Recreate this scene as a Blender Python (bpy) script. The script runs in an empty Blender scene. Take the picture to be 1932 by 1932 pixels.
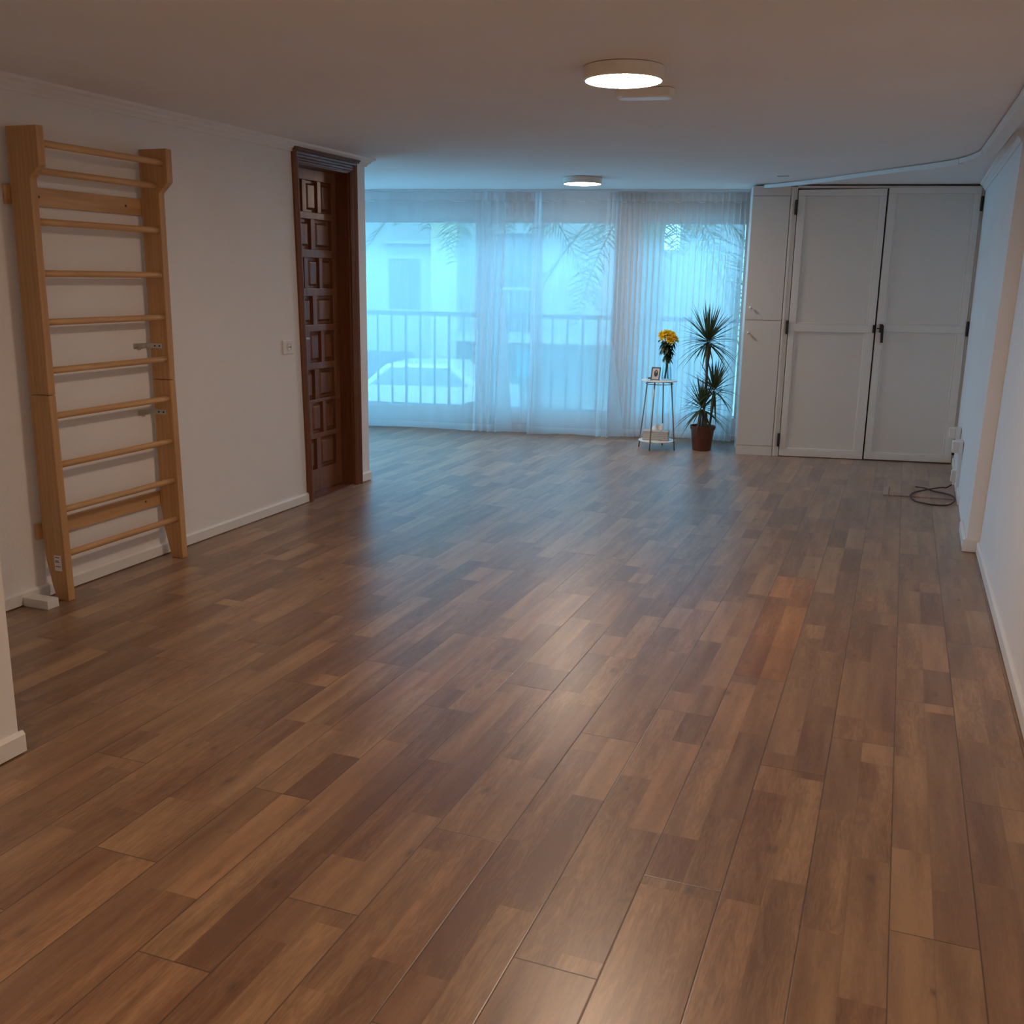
import bpy, bmesh, math, random
from mathutils import Vector, Matrix
random.seed(7)
S = bpy.context.scene
COL = S.collection
PI = math.pi

# ------------------------------------------------------------------ camera
pitch, roll, yaw, FPX, H = 0.228017, 0.0161636, 0.3617723, 1900.0, 1.62
cy, sy = math.cos(yaw), math.sin(yaw)
fwd = Vector((-sy * math.cos(pitch), cy * math.cos(pitch), -math.sin(pitch)))
r0 = Vector((cy, sy, 0)); u0 = r0.cross(fwd)
right = math.cos(roll) * r0 + math.sin(roll) * u0
up = -math.sin(roll) * r0 + math.cos(roll) * u0
cam = bpy.data.objects.new('camera', bpy.data.cameras.new('camera'))
COL.objects.link(cam)
Mc = Matrix((right, up, -fwd)).transposed().to_4x4()
Mc.translation = (0, 0, H)
cam.matrix_world = Mc
cam.data.sensor_width = 36
cam.data.sensor_fit = 'HORIZONTAL'
cam.data.lens = 36 * FPX / 1932
cam.data.clip_start = 0.05
cam.data.clip_end = 300
S.camera = cam

# ------------------------------------------------------------------ world, sun, exposure
SKY_COL, SKY_STR = (0.19, 0.61, 1.0), 9.2
SUN_COL, SUN_STR = (0.95, 1.0, 0.55), 1.2
LAMP_COL, LAMP_STR = (1.0, 0.76, 0.56), 90.0
w = bpy.data.worlds.new('world'); S.world = w; w.use_nodes = True
bg = w.node_tree.nodes['Background']
bg.inputs[0].default_value = (*SKY_COL, 1); bg.inputs[1].default_value = SKY_STR
sun = bpy.data.objects.new('sun', bpy.data.lights.new('sun', 'SUN'))
COL.objects.link(sun)
sun.data.energy = SUN_STR; sun.data.color = SUN_COL; sun.data.angle = 0.01
sun.rotation_euler = (math.radians(48), 0, math.radians(-22))
S.view_settings.view_transform = 'Standard'
S.view_settings.look = 'None'
S.view_settings.exposure = 0.14
S.view_settings.gamma = 1.0
S.view_settings.use_curve_mapping = False
S.cycles.max_bounces = 9
S.cycles.diffuse_bounces = 5
S.cycles.transparent_max_bounces = 9
S.cycles.sample_clamp_indirect = 6.0
S.cycles.use_adaptive_sampling = True
S.cycles.use_light_tree = False
S.cycles.adaptive_threshold = 0.06

# ------------------------------------------------------------------ material helpers
def new_mat(name):
    m = bpy.data.materials.new(name); m.use_nodes = True
    nt = m.node_tree
    return m, nt, nt.nodes['Principled BSDF'], nt.nodes['Material Output']

def N(nt, typ, **kw):
    n = nt.nodes.new(typ)
    for k, v in kw.items():
        if k.startswith('i_'):
            key = k[2:]
            key = int(key) if key.isdigit() else key
            n.inputs[key].default_value = v
        else:
            setattr(n, k, v)
    return n

def math_n(nt, op, a, b=None, c=None, clamp=False):
    n = nt.nodes.new('ShaderNodeMath'); n.operation = op; n.use_clamp = clamp
    for i, v in enumerate((a, b, c)):
        if v is None: continue
        if isinstance(v, (int, float)): n.inputs[i].default_value = v
        else: nt.links.new(v, n.inputs[i])
    return n.outputs[0]

def mixc(nt, fac, a, b, mode='MIX'):
    n = nt.nodes.new('ShaderNodeMix'); n.data_type = 'RGBA'; n.blend_type = mode
    for sock, v in ((n.inputs[0], fac), (n.inputs[6], a), (n.inputs[7], b)):
        if isinstance(v, (int, float)): sock.default_value = v
        elif isinstance(v, tuple): sock.default_value = (*v, 1)[:4]
        else: nt.links.new(v, sock)
    return n.outputs[2]

def simple(name, col, rough=0.5, metal=0.0, noise=0.06, nscale=8.0, bump=0.0, bscale=150.0, spec=0.5):
    m, nt, p, out = new_mat(name)
    tc = N(nt, 'ShaderNodeTexCoord')
    nz = N(nt, 'ShaderNodeTexNoise', i_Scale=nscale, i_Detail=4.0)
    nt.links.new(tc.outputs['Object'], nz.inputs['Vector'])
    f = math_n(nt, 'MULTIPLY_ADD', nz.outputs['Fac'], 2 * noise, 1 - noise)
    c = mixc(nt, 1.0, col, f, 'MULTIPLY')
    nt.links.new(c, p.inputs['Base Color'])
    p.inputs['Roughness'].default_value = rough
    p.inputs['Metallic'].default_value = metal
    p.inputs['Specular IOR Level'].default_value = spec
    if bump:
        nb = N(nt, 'ShaderNodeTexNoise', i_Scale=bscale, i_Detail=3.0)
        nt.links.new(tc.outputs['Object'], nb.inputs['Vector'])
        b = N(nt, 'ShaderNodeBump', i_Strength=bump, i_Distance=0.004)
        nt.links.new(nb.outputs['Fac'], b.inputs['Height'])
        nt.links.new(b.outputs['Normal'], p.inputs['Normal'])
    return m

def wood(name, c1, c2, rough=0.4, axis='Z', scale=1.0, knots=0.0):
    m, nt, p, out = new_mat(name)
    tc = N(nt, 'ShaderNodeTexCoord')
    mp = N(nt, 'ShaderNodeMapping')
    sc = {'X': (1.2, 14, 14), 'Y': (14, 1.2, 14), 'Z': (14, 14, 1.2)}[axis]
    mp.inputs['Scale'].default_value = [s * scale for s in sc]
    nt.links.new(tc.outputs['Object'], mp.inputs['Vector'])
    n1 = N(nt, 'ShaderNodeTexNoise', i_Scale=2.2, i_Detail=6.0, i_Roughness=0.6, i_Distortion=0.6)
    nt.links.new(mp.outputs[0], n1.inputs['Vector'])
    wv = N(nt, 'ShaderNodeTexWave', i_Scale=1.1, i_Distortion=6.0, i_Detail=3.0)
    nt.links.new(mp.outputs[0], wv.inputs['Vector'])
    f = math_n(nt, 'MULTIPLY_ADD', wv.outputs['Fac'], 0.14, math_n(nt, 'MULTIPLY', n1.outputs['Fac'], 0.86))
    f = math_n(nt, 'MULTIPLY_ADD', f, 1.8, -0.4, clamp=True)
    c = mixc(nt, f, c1, c2)
    nt.links.new(c, p.inputs['Base Color'])
    p.inputs['Roughness'].default_value = rough
    b = N(nt, 'ShaderNodeBump', i_Strength=0.15, i_Distance=0.002)
    nt.links.new(f, b.inputs['Height']); nt.links.new(b.outputs['Normal'], p.inputs['Normal'])
    return m

def floor_mat():
    m, nt, p, out = new_mat('laminate_floor')
    L = nt.links
    tc = N(nt, 'ShaderNodeTexCoord')
    sp = N(nt, 'ShaderNodeSeparateXYZ'); L.new(tc.outputs['Object'], sp.inputs[0])
    X, Y = sp.outputs[0], sp.outputs[1]
    BW, BL, X0 = 0.2150, 1.59, -0.315
    xb = math_n(nt, 'DIVIDE', math_n(nt, 'SUBTRACT', X0, X), BW)
    kb = math_n(nt, 'FLOOR', xb); fb = math_n(nt, 'FRACT', xb)
    m3 = math_n(nt, 'FLOORED_MODULO', kb, 3.0)
    off = math_n(nt, 'MULTIPLY_ADD', m3, -0.535, 0.9)
    off = math_n(nt, 'MULTIPLY_ADD', math_n(nt, 'MULTIPLY', m3, m3), 0.07, off)
    yb = math_n(nt, 'DIVIDE', math_n(nt, 'SUBTRACT', Y, off), BL)
    jb = math_n(nt, 'FLOOR', yb); fy = math_n(nt, 'FRACT', yb)
    # printed strips: two per board, pieces of uneven length
    xs = math_n(nt, 'MULTIPLY', xb, 2.0); ks = math_n(nt, 'FLOOR', xs); fs = math_n(nt, 'FRACT', xs)
    cw = N(nt, 'ShaderNodeCombineXYZ'); L.new(ks, cw.inputs[0]); L.new(jb, cw.inputs[1])
    wn = N(nt, 'ShaderNodeTexWhiteNoise'); L.new(cw.outputs[0], wn.inputs['Vector'])
    # piece index inside the board: 3 pieces with warped boundaries
    q = math_n(nt, 'ADD', math_n(nt, 'MULTIPLY', fy, 2.5), math_n(nt, 'MULTIPLY', wn.outputs['Value'], 0.95))
    kp = math_n(nt, 'FLOOR', q); fp = math_n(nt, 'FRACT', q)
    cw2 = N(nt, 'ShaderNodeCombineXYZ'); L.new(ks, cw2.inputs[0]); L.new(jb, cw2.inputs[1]); L.new(kp, cw2.inputs[2])
    wn2 = N(nt, 'ShaderNodeTexWhiteNoise'); L.new(cw2.outputs[0], wn2.inputs['Vector'])
    rs = N(nt, 'ShaderNodeSeparateColor'); L.new(wn2.outputs['Color'], rs.inputs[0])
    ra, rb, rc = rs.outputs[0], rs.outputs[1], rs.outputs[2]
    # grain coordinates, shifted per piece
    gv = N(nt, 'ShaderNodeCombineXYZ')
    L.new(math_n(nt, 'ADD', X, math_n(nt, 'MULTIPLY', ra, 37.0)), gv.inputs[0])
    L.new(math_n(nt, 'ADD', math_n(nt, 'MULTIPLY', Y, 0.13), math_n(nt, 'MULTIPLY', rb, 53.0)), gv.inputs[1])
    g1 = N(nt, 'ShaderNodeTexNoise', i_Scale=26.0, i_Detail=4.0, i_Roughness=0.55, i_Distortion=0.4)
    L.new(gv.outputs[0], g1.inputs['Vector'])
    g2 = N(nt, 'ShaderNodeTexNoise', i_Scale=150.0, i_Detail=3.0, i_Roughness=0.6)
    L.new(gv.outputs[0], g2.inputs['Vector'])
    # cathedral figure
    ph = math_n(nt, 'MULTIPLY', g1.outputs['Fac'], 42.0)
    rings = math_n(nt, 'MULTIPLY_ADD', math_n(nt, 'SINE', ph), 0.5, 0.5)
    rings = math_n(nt, 'MULTIPLY', rings, math_n(nt, 'GREATER_THAN', rc, 0.45))
    # broad streaks
    gb = N(nt, 'ShaderNodeCombineXYZ')
    L.new(math_n(nt, 'ADD', X, math_n(nt, 'MULTIPLY', rc, 21.0)), gb.inputs[0])
    L.new(math_n(nt, 'ADD', math_n(nt, 'MULTIPLY', Y, 0.10), math_n(nt, 'MULTIPLY', ra, 17.0)), gb.inputs[1])
    g3 = N(nt, 'ShaderNodeTexNoise', i_Scale=16.0, i_Detail=2.0)
    L.new(gb.outputs[0], g3.inputs['Vector'])
    tone = math_n(nt, 'ADD', math_n(nt, 'MULTIPLY', math_n(nt, 'SUBTRACT', rb, 0.5), 0.66),
                  math_n(nt, 'MULTIPLY', math_n(nt, 'SUBTRACT', g3.outputs['Fac'], 0.5), 1.5))
    tone = math_n(nt, 'ADD', tone, math_n(nt, 'MULTIPLY', math_n(nt, 'SUBTRACT', g2.outputs['Fac'], 0.5), 0.6))
    tone = math_n(nt, 'ADD', tone, math_n(nt, 'MULTIPLY', rings, -0.24))
    tone = math_n(nt, 'ADD', tone, 0.53, clamp=True)
    rp = N(nt, 'ShaderNodeValToRGB'); L.new(tone, rp.inputs[0])
    e = rp.color_ramp.elements
    e[0].position = 0.0; e[0].color = (0.17, 0.078, 0.036, 1)
    e[1].position = 1.0; e[1].color = (0.42, 0.245, 0.118, 1)
    e2 = e.new(0.5); e2.color = (0.275, 0.150, 0.072, 1)
    col = rp.outputs[0]
    # reddish / yellowish pieces
    col = mixc(nt, math_n(nt, 'MULTIPLY', math_n(nt, 'GREATER_THAN', ra, 0.6), 0.45), col, (1.03, 0.91, 0.88), 'MULTIPLY')
    # knots
    kv = N(nt, 'ShaderNodeCombineXYZ'); L.new(math_n(nt, 'ADD', math_n(nt, 'MULTIPLY', X, 2.3), math_n(nt, 'MULTIPLY', g1.outputs['Fac'], 0.12)), kv.inputs[0]); L.new(Y, kv.inputs[1])
    vo = N(nt, 'ShaderNodeTexVoronoi', voronoi_dimensions='2D', i_Scale=2.8, i_Randomness=1.0); L.new(kv.outputs[0], vo.inputs['Vector'])
    vc = N(nt, 'ShaderNodeSeparateColor'); L.new(vo.outputs['Color'], vc.inputs[0])
    kr = math_n(nt, 'SUBTRACT', 1.0, math_n(nt, 'DIVIDE', vo.outputs['Distance'], math_n(nt, 'MULTIPLY_ADD', vc.outputs[1], 0.10, 0.03)), clamp=True)
    kr = math_n(nt, 'MULTIPLY', kr, math_n(nt, 'GREATER_THAN', vc.outputs[0], 0.5))
    kr = math_n(nt, 'MULTIPLY', kr, math_n(nt, 'MULTIPLY_ADD', vc.outputs[2], 0.6, 0.3))
    col = mixc(nt, math_n(nt, 'MULTIPLY', kr, 0.85), col, (0.045, 0.024, 0.016))
    # one newer orange board
    k0 = math_n(nt, 'MULTIPLY', math_n(nt, 'COMPARE', kb, 0.0, 0.1), math_n(nt, 'COMPARE', jb, 2.0, 0.1))
    col = mixc(nt, k0, col, mixc(nt, 1.0, col, (1.16, 0.92, 0.60), 'MULTIPLY'))
    # seams
    ex = math_n(nt, 'MULTIPLY', math_n(nt, 'MINIMUM', fb, math_n(nt, 'SUBTRACT', 1.0, fb)), BW)
    ey = math_n(nt, 'MULTIPLY', math_n(nt, 'MINIMUM', fy, math_n(nt, 'SUBTRACT', 1.0, fy)), BL)
    ed = math_n(nt, 'MINIMUM', ex, ey)
    seam = math_n(nt, 'SUBTRACT', 1.0, math_n(nt, 'DIVIDE', ed, 0.0030), clamp=True)
    es = math_n(nt, 'MULTIPLY', math_n(nt, 'MINIMUM', fs, math_n(nt, 'SUBTRACT', 1.0, fs)), BW / 2)
    sl = math_n(nt, 'SUBTRACT', 1.0, math_n(nt, 'DIVIDE', es, 0.002), clamp=True)
    col = mixc(nt, math_n(nt, 'MULTIPLY', sl, 0.25), col, (0.08, 0.045, 0.03))
    col = mixc(nt, math_n(nt, 'MULTIPLY', seam, 0.88), col, (0.03, 0.018, 0.012))
    L.new(col, p.inputs['Base Color'])
    ro = math_n(nt, 'MULTIPLY_ADD', g1.outputs['Fac'], 0.06, 0.31)
    L.new(ro, p.inputs['Roughness'])
    p.inputs['Specular IOR Level'].default_value = 0.85
    p.inputs['Sheen Weight'].default_value = 0.14
    p.inputs['Sheen Roughness'].default_value = 0.45
    hb = math_n(nt, 'ADD', math_n(nt, 'MULTIPLY', seam, -1.0), 0.0)
    b = N(nt, 'ShaderNodeBump', i_Strength=0.25, i_Distance=0.0015)
    L.new(hb, b.inputs['Height']); L.new(b.outputs['Normal'], p.inputs['Normal'])
    return m

def sheer(name, transp, back=0.9, col=(0.92, 0.93, 0.94)):
    m, nt, p, out = new_mat(name)
    nt.nodes.remove(p)
    L = nt.links
    tc = N(nt, 'ShaderNodeTexCoord')
    mp = N(nt, 'ShaderNodeMapping'); mp.inputs['Scale'].default_value = (16, 16, 1.0)
    L.new(tc.outputs['Object'], mp.inputs[0])
    n1 = N(nt, 'ShaderNodeTexNoise', i_Scale=3.0, i_Detail=3.0); L.new(mp.outputs[0], n1.inputs['Vector'])
    d = N(nt, 'ShaderNodeBsdfDiffuse'); d.inputs[0].default_value = (*col, 1)
    t = N(nt, 'ShaderNodeBsdfTranslucent'); t.inputs[0].default_value = (*col, 1)
    mx = N(nt, 'ShaderNodeMixShader', i_0=back); L.new(d.outputs[0], mx.inputs[1]); L.new(t.outputs[0], mx.inputs[2])
    tr = N(nt, 'ShaderNodeBsdfTransparent'); tr.inputs[0].default_value = (1, 1, 1, 1)
    # thin threads cover more of the view where the cloth turns edge-on
    lw = N(nt, 'ShaderNodeLayerWeight', i_Blend=0.35)
    f = math_n(nt, 'MULTIPLY', math_n(nt, 'SUBTRACT', 1.0, math_n(nt, 'MULTIPLY', lw.outputs['Facing'], 0.7)), transp)
    f = math_n(nt, 'ADD', f, math_n(nt, 'MULTIPLY', math_n(nt, 'SUBTRACT', n1.outputs['Fac'], 0.5), 0.05), clamp=True)
    m2 = N(nt, 'ShaderNodeMixShader'); L.new(f, m2.inputs[0]); L.new(mx.outputs[0], m2.inputs[1]); L.new(tr.outputs[0], m2.inputs[2])
    L.new(m2.outputs[0], out.inputs[0])
    return m

def glass(name, tint=(0.97, 0.99, 1.0), refl=0.9):
    m, nt, p, out = new_mat(name)
    nt.nodes.remove(p)
    tr = N(nt, 'ShaderNodeBsdfTransparent'); tr.inputs[0].default_value = (*tint, 1)
    gl = N(nt, 'ShaderNodeBsdfGlossy'); gl.inputs['Roughness'].default_value = 0.02
    fr = N(nt, 'ShaderNodeFresnel', i_IOR=1.45)
    mx = N(nt, 'ShaderNodeMixShader')
    nt.links.new(math_n(nt, 'MULTIPLY', fr.outputs[0], refl), mx.inputs[0])
    nt.links.new(tr.outputs[0], mx.inputs[1]); nt.links.new(gl.outputs[0], mx.inputs[2])
    nt.links.new(mx.outputs[0], out.inputs[0])
    return m

def emit(name, col, strength):
    m, nt, p, out = new_mat(name)
    p.inputs['Base Color'].default_value = (0.9, 0.9, 0.9, 1)
    p.inputs['Emission Color'].default_value = (*col, 1)
    p.inputs['Emission Strength'].default_value = strength
    return m

M = {}
M['wall'] = simple('white_plaster', (0.83, 0.815, 0.80), 0.85, noise=0.03, nscale=2.5, bump=0.35, bscale=90)
M['ceil'] = simple('ceiling_paint', (0.81, 0.79, 0.775), 0.9, noise=0.05, nscale=1.6, bump=0.12, bscale=14)
M['trim'] = simple('trim_paint', (0.80, 0.79, 0.76), 0.5, noise=0.03, nscale=5)
M['floor'] = floor_mat()
M['lam'] = simple('white_laminate', (0.76, 0.735, 0.70), 0.45, noise=0.02)
M['leafpaint'] = simple('white_gloss_paint', (0.83, 0.80, 0.755), 0.32, noise=0.03, nscale=4)
M['panel'] = simple('white_panel_board', (0.80, 0.765, 0.715), 0.5, noise=0.03, nscale=3)
M['dark'] = simple('dark_gap', (0.03, 0.028, 0.026), 0.9)
M['black'] = simple('black_metal', (0.012, 0.012, 0.012), 0.45)
M['steel'] = simple('zinc_steel', (0.55, 0.55, 0.53), 0.35, metal=0.9)
M['pine'] = wood('pine_upright', (0.44, 0.235, 0.092), (0.62, 0.355, 0.15), 0.42, 'Z', 0.8)
M['piney'] = wood('pine_rung', (0.46, 0.255, 0.105), (0.72, 0.44, 0.215), 0.40, 'Y', 0.9)
M['oakdoor'] = wood('varnished_dark_wood', (0.13, 0.045, 0.020), (0.27, 0.105, 0.045), 0.32, 'Z', 0.9)
M['casing'] = wood('varnished_casing', (0.11, 0.036, 0.016), (0.22, 0.080, 0.034), 0.30, 'Z', 1.1)
M['plastic'] = simple('white_plastic', (0.78, 0.77, 0.74), 0.4, noise=0.02)
M['sheer'] = sheer('sheer_voile', 0.26, 0.96)
M['hem'] = sheer('sheer_hem', 0.10)
M['tape'] = sheer('curtain_heading', 0.03, 0.72)
M['glass'] = glass('window_glass')
M['vglass'] = glass('clear_glass', (0.95, 0.98, 0.99), 0.35)
M['alu'] = simple('window_frame_paint', (0.72, 0.73, 0.74), 0.4, noise=0.02)
M['lamp'] = emit('lamp_diffuser', LAMP_COL, LAMP_STR)
M['rim'] = simple('lamp_rim', (0.78, 0.74, 0.66), 0.4)
M['stand'] = simple('brass_grey_metal', (0.36, 0.29, 0.22), 0.35, metal=0.8)
M['white'] = simple('white_enamel', (0.82, 0.82, 0.80), 0.35)
M['terra'] = simple('brown_plastic_pot', (0.135, 0.038, 0.022), 0.5, noise=0.08)
M['soil'] = simple('potting_soil', (0.035, 0.024, 0.018), 0.95, noise=0.3, nscale=60)
M['cane'] = simple('grey_brown_cane', (0.16, 0.11, 0.08), 0.8, noise=0.2, nscale=40, bump=0.4, bscale=60)
M['dleaf'] = simple('dracaena_leaf', (0.07, 0.105, 0.045), 0.4, noise=0.35, nscale=9)
M['stem'] = simple('flower_stem', (0.07, 0.13, 0.03), 0.5, noise=0.2)
M['fleaf'] = simple('chrysanthemum_leaf', (0.025, 0.06, 0.025), 0.5, noise=0.3)
M['petal'] = simple('yellow_petal', (0.95, 0.70, 0.03), 0.5, noise=0.15, nscale=40)
def thin(mat, f):
    nt = mat.node_tree; p = nt.nodes['Principled BSDF']; o = nt.nodes['Material Output']
    t = N(nt, 'ShaderNodeBsdfTranslucent'); src = p.inputs['Base Color'].links[0].from_socket
    nt.links.new(src, t.inputs[0]); mx = N(nt, 'ShaderNodeMixShader', i_0=f)
    nt.links.new(p.outputs[0], mx.inputs[1]); nt.links.new(t.outputs[0], mx.inputs[2]); nt.links.new(mx.outputs[0], o.inputs[0])
thin(M['petal'], 0.4); thin(M['dleaf'], 0.2)
M['tissue'] = simple('white_tissue', (0.9, 0.9, 0.9), 0.9)
M['cable'] = simple('dark_cable', (0.05, 0.025, 0.02), 0.5)
M['duct'] = simple('trunking_pvc', (0.76, 0.755, 0.735), 0.4, noise=0.03)
M['railing'] = simple('railing_paint', (0.22, 0.23, 0.24), 0.5)
M['facade'] = simple('facade_render', (0.26, 0.28, 0.26), 0.9, noise=0.04, nscale=0.6)
M['sunlit'] = simple('sunlit_render', (0.36, 0.36, 0.20), 0.9, noise=0.03)  # pale yellow puts the sunlight on the pilaster into its colour
M['shade'] = simple('facade_grey', (0.08, 0.09, 0.11), 0.9, noise=0.05)
M['teal'] = simple('teal_panel', (0.10, 0.42, 0.42), 0.5)
M['street'] = simple('street_concrete', (0.22, 0.23, 0.23), 0.9, noise=0.15, nscale=0.7)
M['carpaint'] = simple('white_car_paint', (0.45, 0.45, 0.41), 0.25)
M['carglass'] = simple('car_glass', (0.16, 0.18, 0.20), 0.1)
M['rubber'] = simple('tyre_rubber', (0.03, 0.03, 0.03), 0.8)
M['frond'] = simple('palm_frond', (0.045, 0.085, 0.03), 0.6, noise=0.25)
M['bark'] = simple('palm_bark', (0.20, 0.16, 0.12), 0.95, noise=0.3, nscale=20)

# ------------------------------------------------------------------ mesh builder
class MB:
    def __init__(self): self.bm = bmesh.new()
    def poly(self, pts):
        return self.bm.faces.new([self.bm.verts.new(p) for p in pts])
    def box(self, a, b, mtx=None):
        x0, y0, z0 = a; x1, y1, z1 = b
        P = [(x0, y0, z0), (x1, y0, z0), (x1, y1, z0), (x0, y1, z0), (x0, y0, z1), (x1, y0, z1), (x1, y1, z1), (x0, y1, z1)]
        return self.hexa(P, mtx)
    def hexa(self, P, mtx=None):
        if mtx: P = [mtx @ Vector(p) for p in P]
        v = [self.bm.verts.new(p) for p in P]
        for f in ((0, 3, 2, 1), (4, 5, 6, 7), (0, 1, 5, 4), (1, 2, 6, 5), (2, 3, 7, 6), (3, 0, 4, 7)):
            self.bm.faces.new([v[i] for i in f])
        return self
    def prism(self, bot, top):
        """two rings of the same number of points"""
        a = [self.bm.verts.new(p) for p in bot]; b = [self.bm.verts.new(p) for p in top]
        n = len(a)
        self.bm.faces.new(a[::-1]); self.bm.faces.new(b)
        for i in range(n): self.bm.faces.new((a[i], a[(i + 1) % n], b[(i + 1) % n], b[i]))
        return self
    def extrude_xy(self, ring, z0, z1):
        return self.prism([(x, y, z0) for x, y in ring], [(x, y, z1) for x, y in ring])
    def tube(self, pts, r, n=10, cap=True):
        pts = [Vector(p) for p in pts]; rs = r if isinstance(r, (list, tuple)) else [r] * len(pts)
        rings = []; prev = None
        for i, p in enumerate(pts):
            t = (pts[min(i + 1, len(pts) - 1)] - pts[max(i - 1, 0)]).normalized()
            if prev is None:
                a = t.orthogonal().normalized()
            else:
                a = (prev - t * prev.dot(t)).normalized()
            prev = a; b = t.cross(a)
            rings.append([self.bm.verts.new(p + rs[i] * (math.cos(2 * PI * k / n) * a + math.sin(2 * PI * k / n) * b)) for k in range(n)])
        for A, B in zip(rings, rings[1:]):
            for k in range(n): self.bm.faces.new((A[k], A[(k + 1) % n], B[(k + 1) % n], B[k]))
        if cap: self.bm.faces.new(rings[0][::-1]); self.bm.faces.new(rings[-1])
        return self
    def lathe(self, prof, c=(0, 0, 0), n=40, close=False):
        c = Vector(c); rings = []
        for r, z in prof:
            if r < 1e-6: rings.append([self.bm.verts.new(c + Vector((0, 0, z)))])
            else: rings.append([self.bm.verts.new(c + Vector((r * math.cos(2 * PI * k / n), r * math.sin(2 * PI * k / n), z))) for k in range(n)])
        for A, B in zip(rings, rings[1:]):
            for k in range(n):
                if len(A) == 1 and len(B) == 1: continue
                if len(A) == 1: self.bm.faces.new((A[0], B[(k + 1) % n], B[k]))
                elif len(B) == 1: self.bm.faces.new((A[k], A[(k + 1) % n], B[0]))
                else: self.bm.faces.new((A[k], A[(k + 1) % n], B[(k + 1) % n], B[k]))
        return self
    def sweep(self, prof, path, closed_prof=True):
        """prof: list of (a, z) with a measured along the left normal of the path in XY; path: list of (x, y, z)"""
        rings = []
        P = [Vector(p) for p in path]
        for i, p in enumerate(P):
            if i == 0: d = (P[1] - P[0]); nrm = Vector((-d.y, d.x, 0)).normalized()
            elif i == len(P) - 1: d = (P[-1] - P[-2]); nrm = Vector((-d.y, d.x, 0)).normalized()
            else:
                d0 = (P[i] - P[i - 1]).normalized(); d1 = (P[i + 1] - P[i]).normalized()
                n0 = Vector((-d0.y, d0.x, 0)).normalized(); n1 = Vector((-d1.y, d1.x, 0)).normalized()
                nrm = (n0 + n1).normalized(); nrm = nrm / max(0.3, nrm.dot(n0))
            rings.append([self.bm.verts.new(p + nrm * a + Vector((0, 0, z))) for a, z in prof])
        n = len(prof)
        for A, B in zip(rings, rings[1:]):
            for k in range(n): self.bm.faces.new((A[k], A[(k + 1) % n], B[(k + 1) % n], B[k]))
        self.bm.faces.new(rings[0][::-1]); self.bm.faces.new(rings[-1])
        return self
    def build(self, name, mat, parent=None, bevel=0.0, smooth=False, seg=2):
        bmesh.ops.recalc_face_normals(self.bm, faces=self.bm.faces[:])
        me = bpy.data.meshes.new(name); self.bm.to_mesh(me); self.bm.free()
        o = bpy.data.objects.new(name, me); COL.objects.link(o)
        me.materials.append(mat)
        if parent: o.parent = parent
        if smooth:
            for p in me.polygons: p.use_smooth = True
        if bevel:
            b = o.modifiers.new('bevel', 'BEVEL'); b.width = bevel; b.segments = seg; b.limit_method = 'ANGLE'; b.angle_limit = math.radians(40)
        return o

def thing(name, label, cat, loc=(0, 0, 0), rz=0.0, group=None):
    o = bpy.data.objects.new(name, None); COL.objects.link(o)
    o.location = loc; o.rotation_euler = (0, 0, rz); o.empty_display_size = 0.1
    return tag(o, label, cat, group)
def tag(o, label, cat, group=None):
    o['label'] = label; o['category'] = cat
    if group: o['group'] = group
    return o
def struct(o):
    o['kind'] = 'structure'; return o
def empty_struct(name, loc=(0, 0, 0), rz=0.0):
    o = bpy.data.objects.new(name, None); COL.objects.link(o)
    o.location = loc; o.rotation_euler = (0, 0, rz); return struct(o)

# frames of the two skewed planes at the far end
WA = Vector((-5.382, 9.718, 0)); W_ANG = math.atan2(0.165, 0.986)
WE = Vector((math.cos(W_ANG), math.sin(W_ANG), 0)); WN = Vector((-WE.y, WE.x, 0))
def wp(u, off, z=0.0): return WA + WE * u + WN * off + Vector((0, 0, z))
CA = Vector((-1.39, 9.75, 0)); C_ANG = math.atan(0.177)
ZC = 2.49

# ================================================================== structure
ring = [(-6.7, -3.9), (0.85, -3.9), tuple(wp(6.3, 0.36))[:2], tuple(wp(-1.5, 0.36))[:2]]
struct(MB().extrude_xy(ring, -0.12, 0.0).build('floor', M['floor']))
ring2 = [(-6.7, -3.9), (0.85, -3.9), tuple(wp(6.3, 0.55))[:2], tuple(wp(-1.5, 0.55))[:2]]
struct(MB().extrude_xy(ring2, ZC, ZC + 0.15).build('ceiling', M['ceil']))
# left wall with the doorway
DY0, DY1, DZ = 6.195, 6.90, 2.375
b = MB()
b.box((-4.3, 2.3, 0), (-3.95, DY0, ZC)); b.box((-4.3, DY1, 0), (-3.95, 7.137, ZC)); b.box((-4.3, DY0, DZ), (-3.95, DY1, ZC))
struct(b.build('wall_left', M['wall']))
struct(MB().box((-6.7, 6.95, 0), (-4.3, 7.137, ZC)).build('wall_alcove_near', M['wall']))
b = MB()
b.box((-6.7, 7.137, 0), (-6.45, 8.05, ZC)); b.box((-6.7, 9.50, 0), (-6.45, 9.9, ZC)); b.box((-6.7, 8.05, 0), (-6.45, 9.50, 0.08)); b.box((-6.7, 8.05, 2.42), (-6.45, 9.50, ZC))
struct(b.build('wall_alcove_left', M['wall']))
w2 = empty_struct('added_window', (-6.58, 0, 0))  # unseen alcove window, added to let more daylight into the room
b = MB()
b.box((-0.03, 8.05, 0.08), (0.03, 9.50, 0.14)); b.box((-0.03, 8.05, 2.36), (0.03, 9.50, 2.42))
for y in (8.05, 8.745, 9.44): b.box((-0.03, y, 0.14), (0.03, y + 0.06, 2.36))
b.build('window_frame', M['trim'], w2)
for y in (8.11, 8.805): MB().box((-0.004, y, 0.14), (0.004, y + 0.635, 2.36)).build('pane', M['trim'], w2).data.materials[0] = bpy.data.materials['window_glass']
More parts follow.
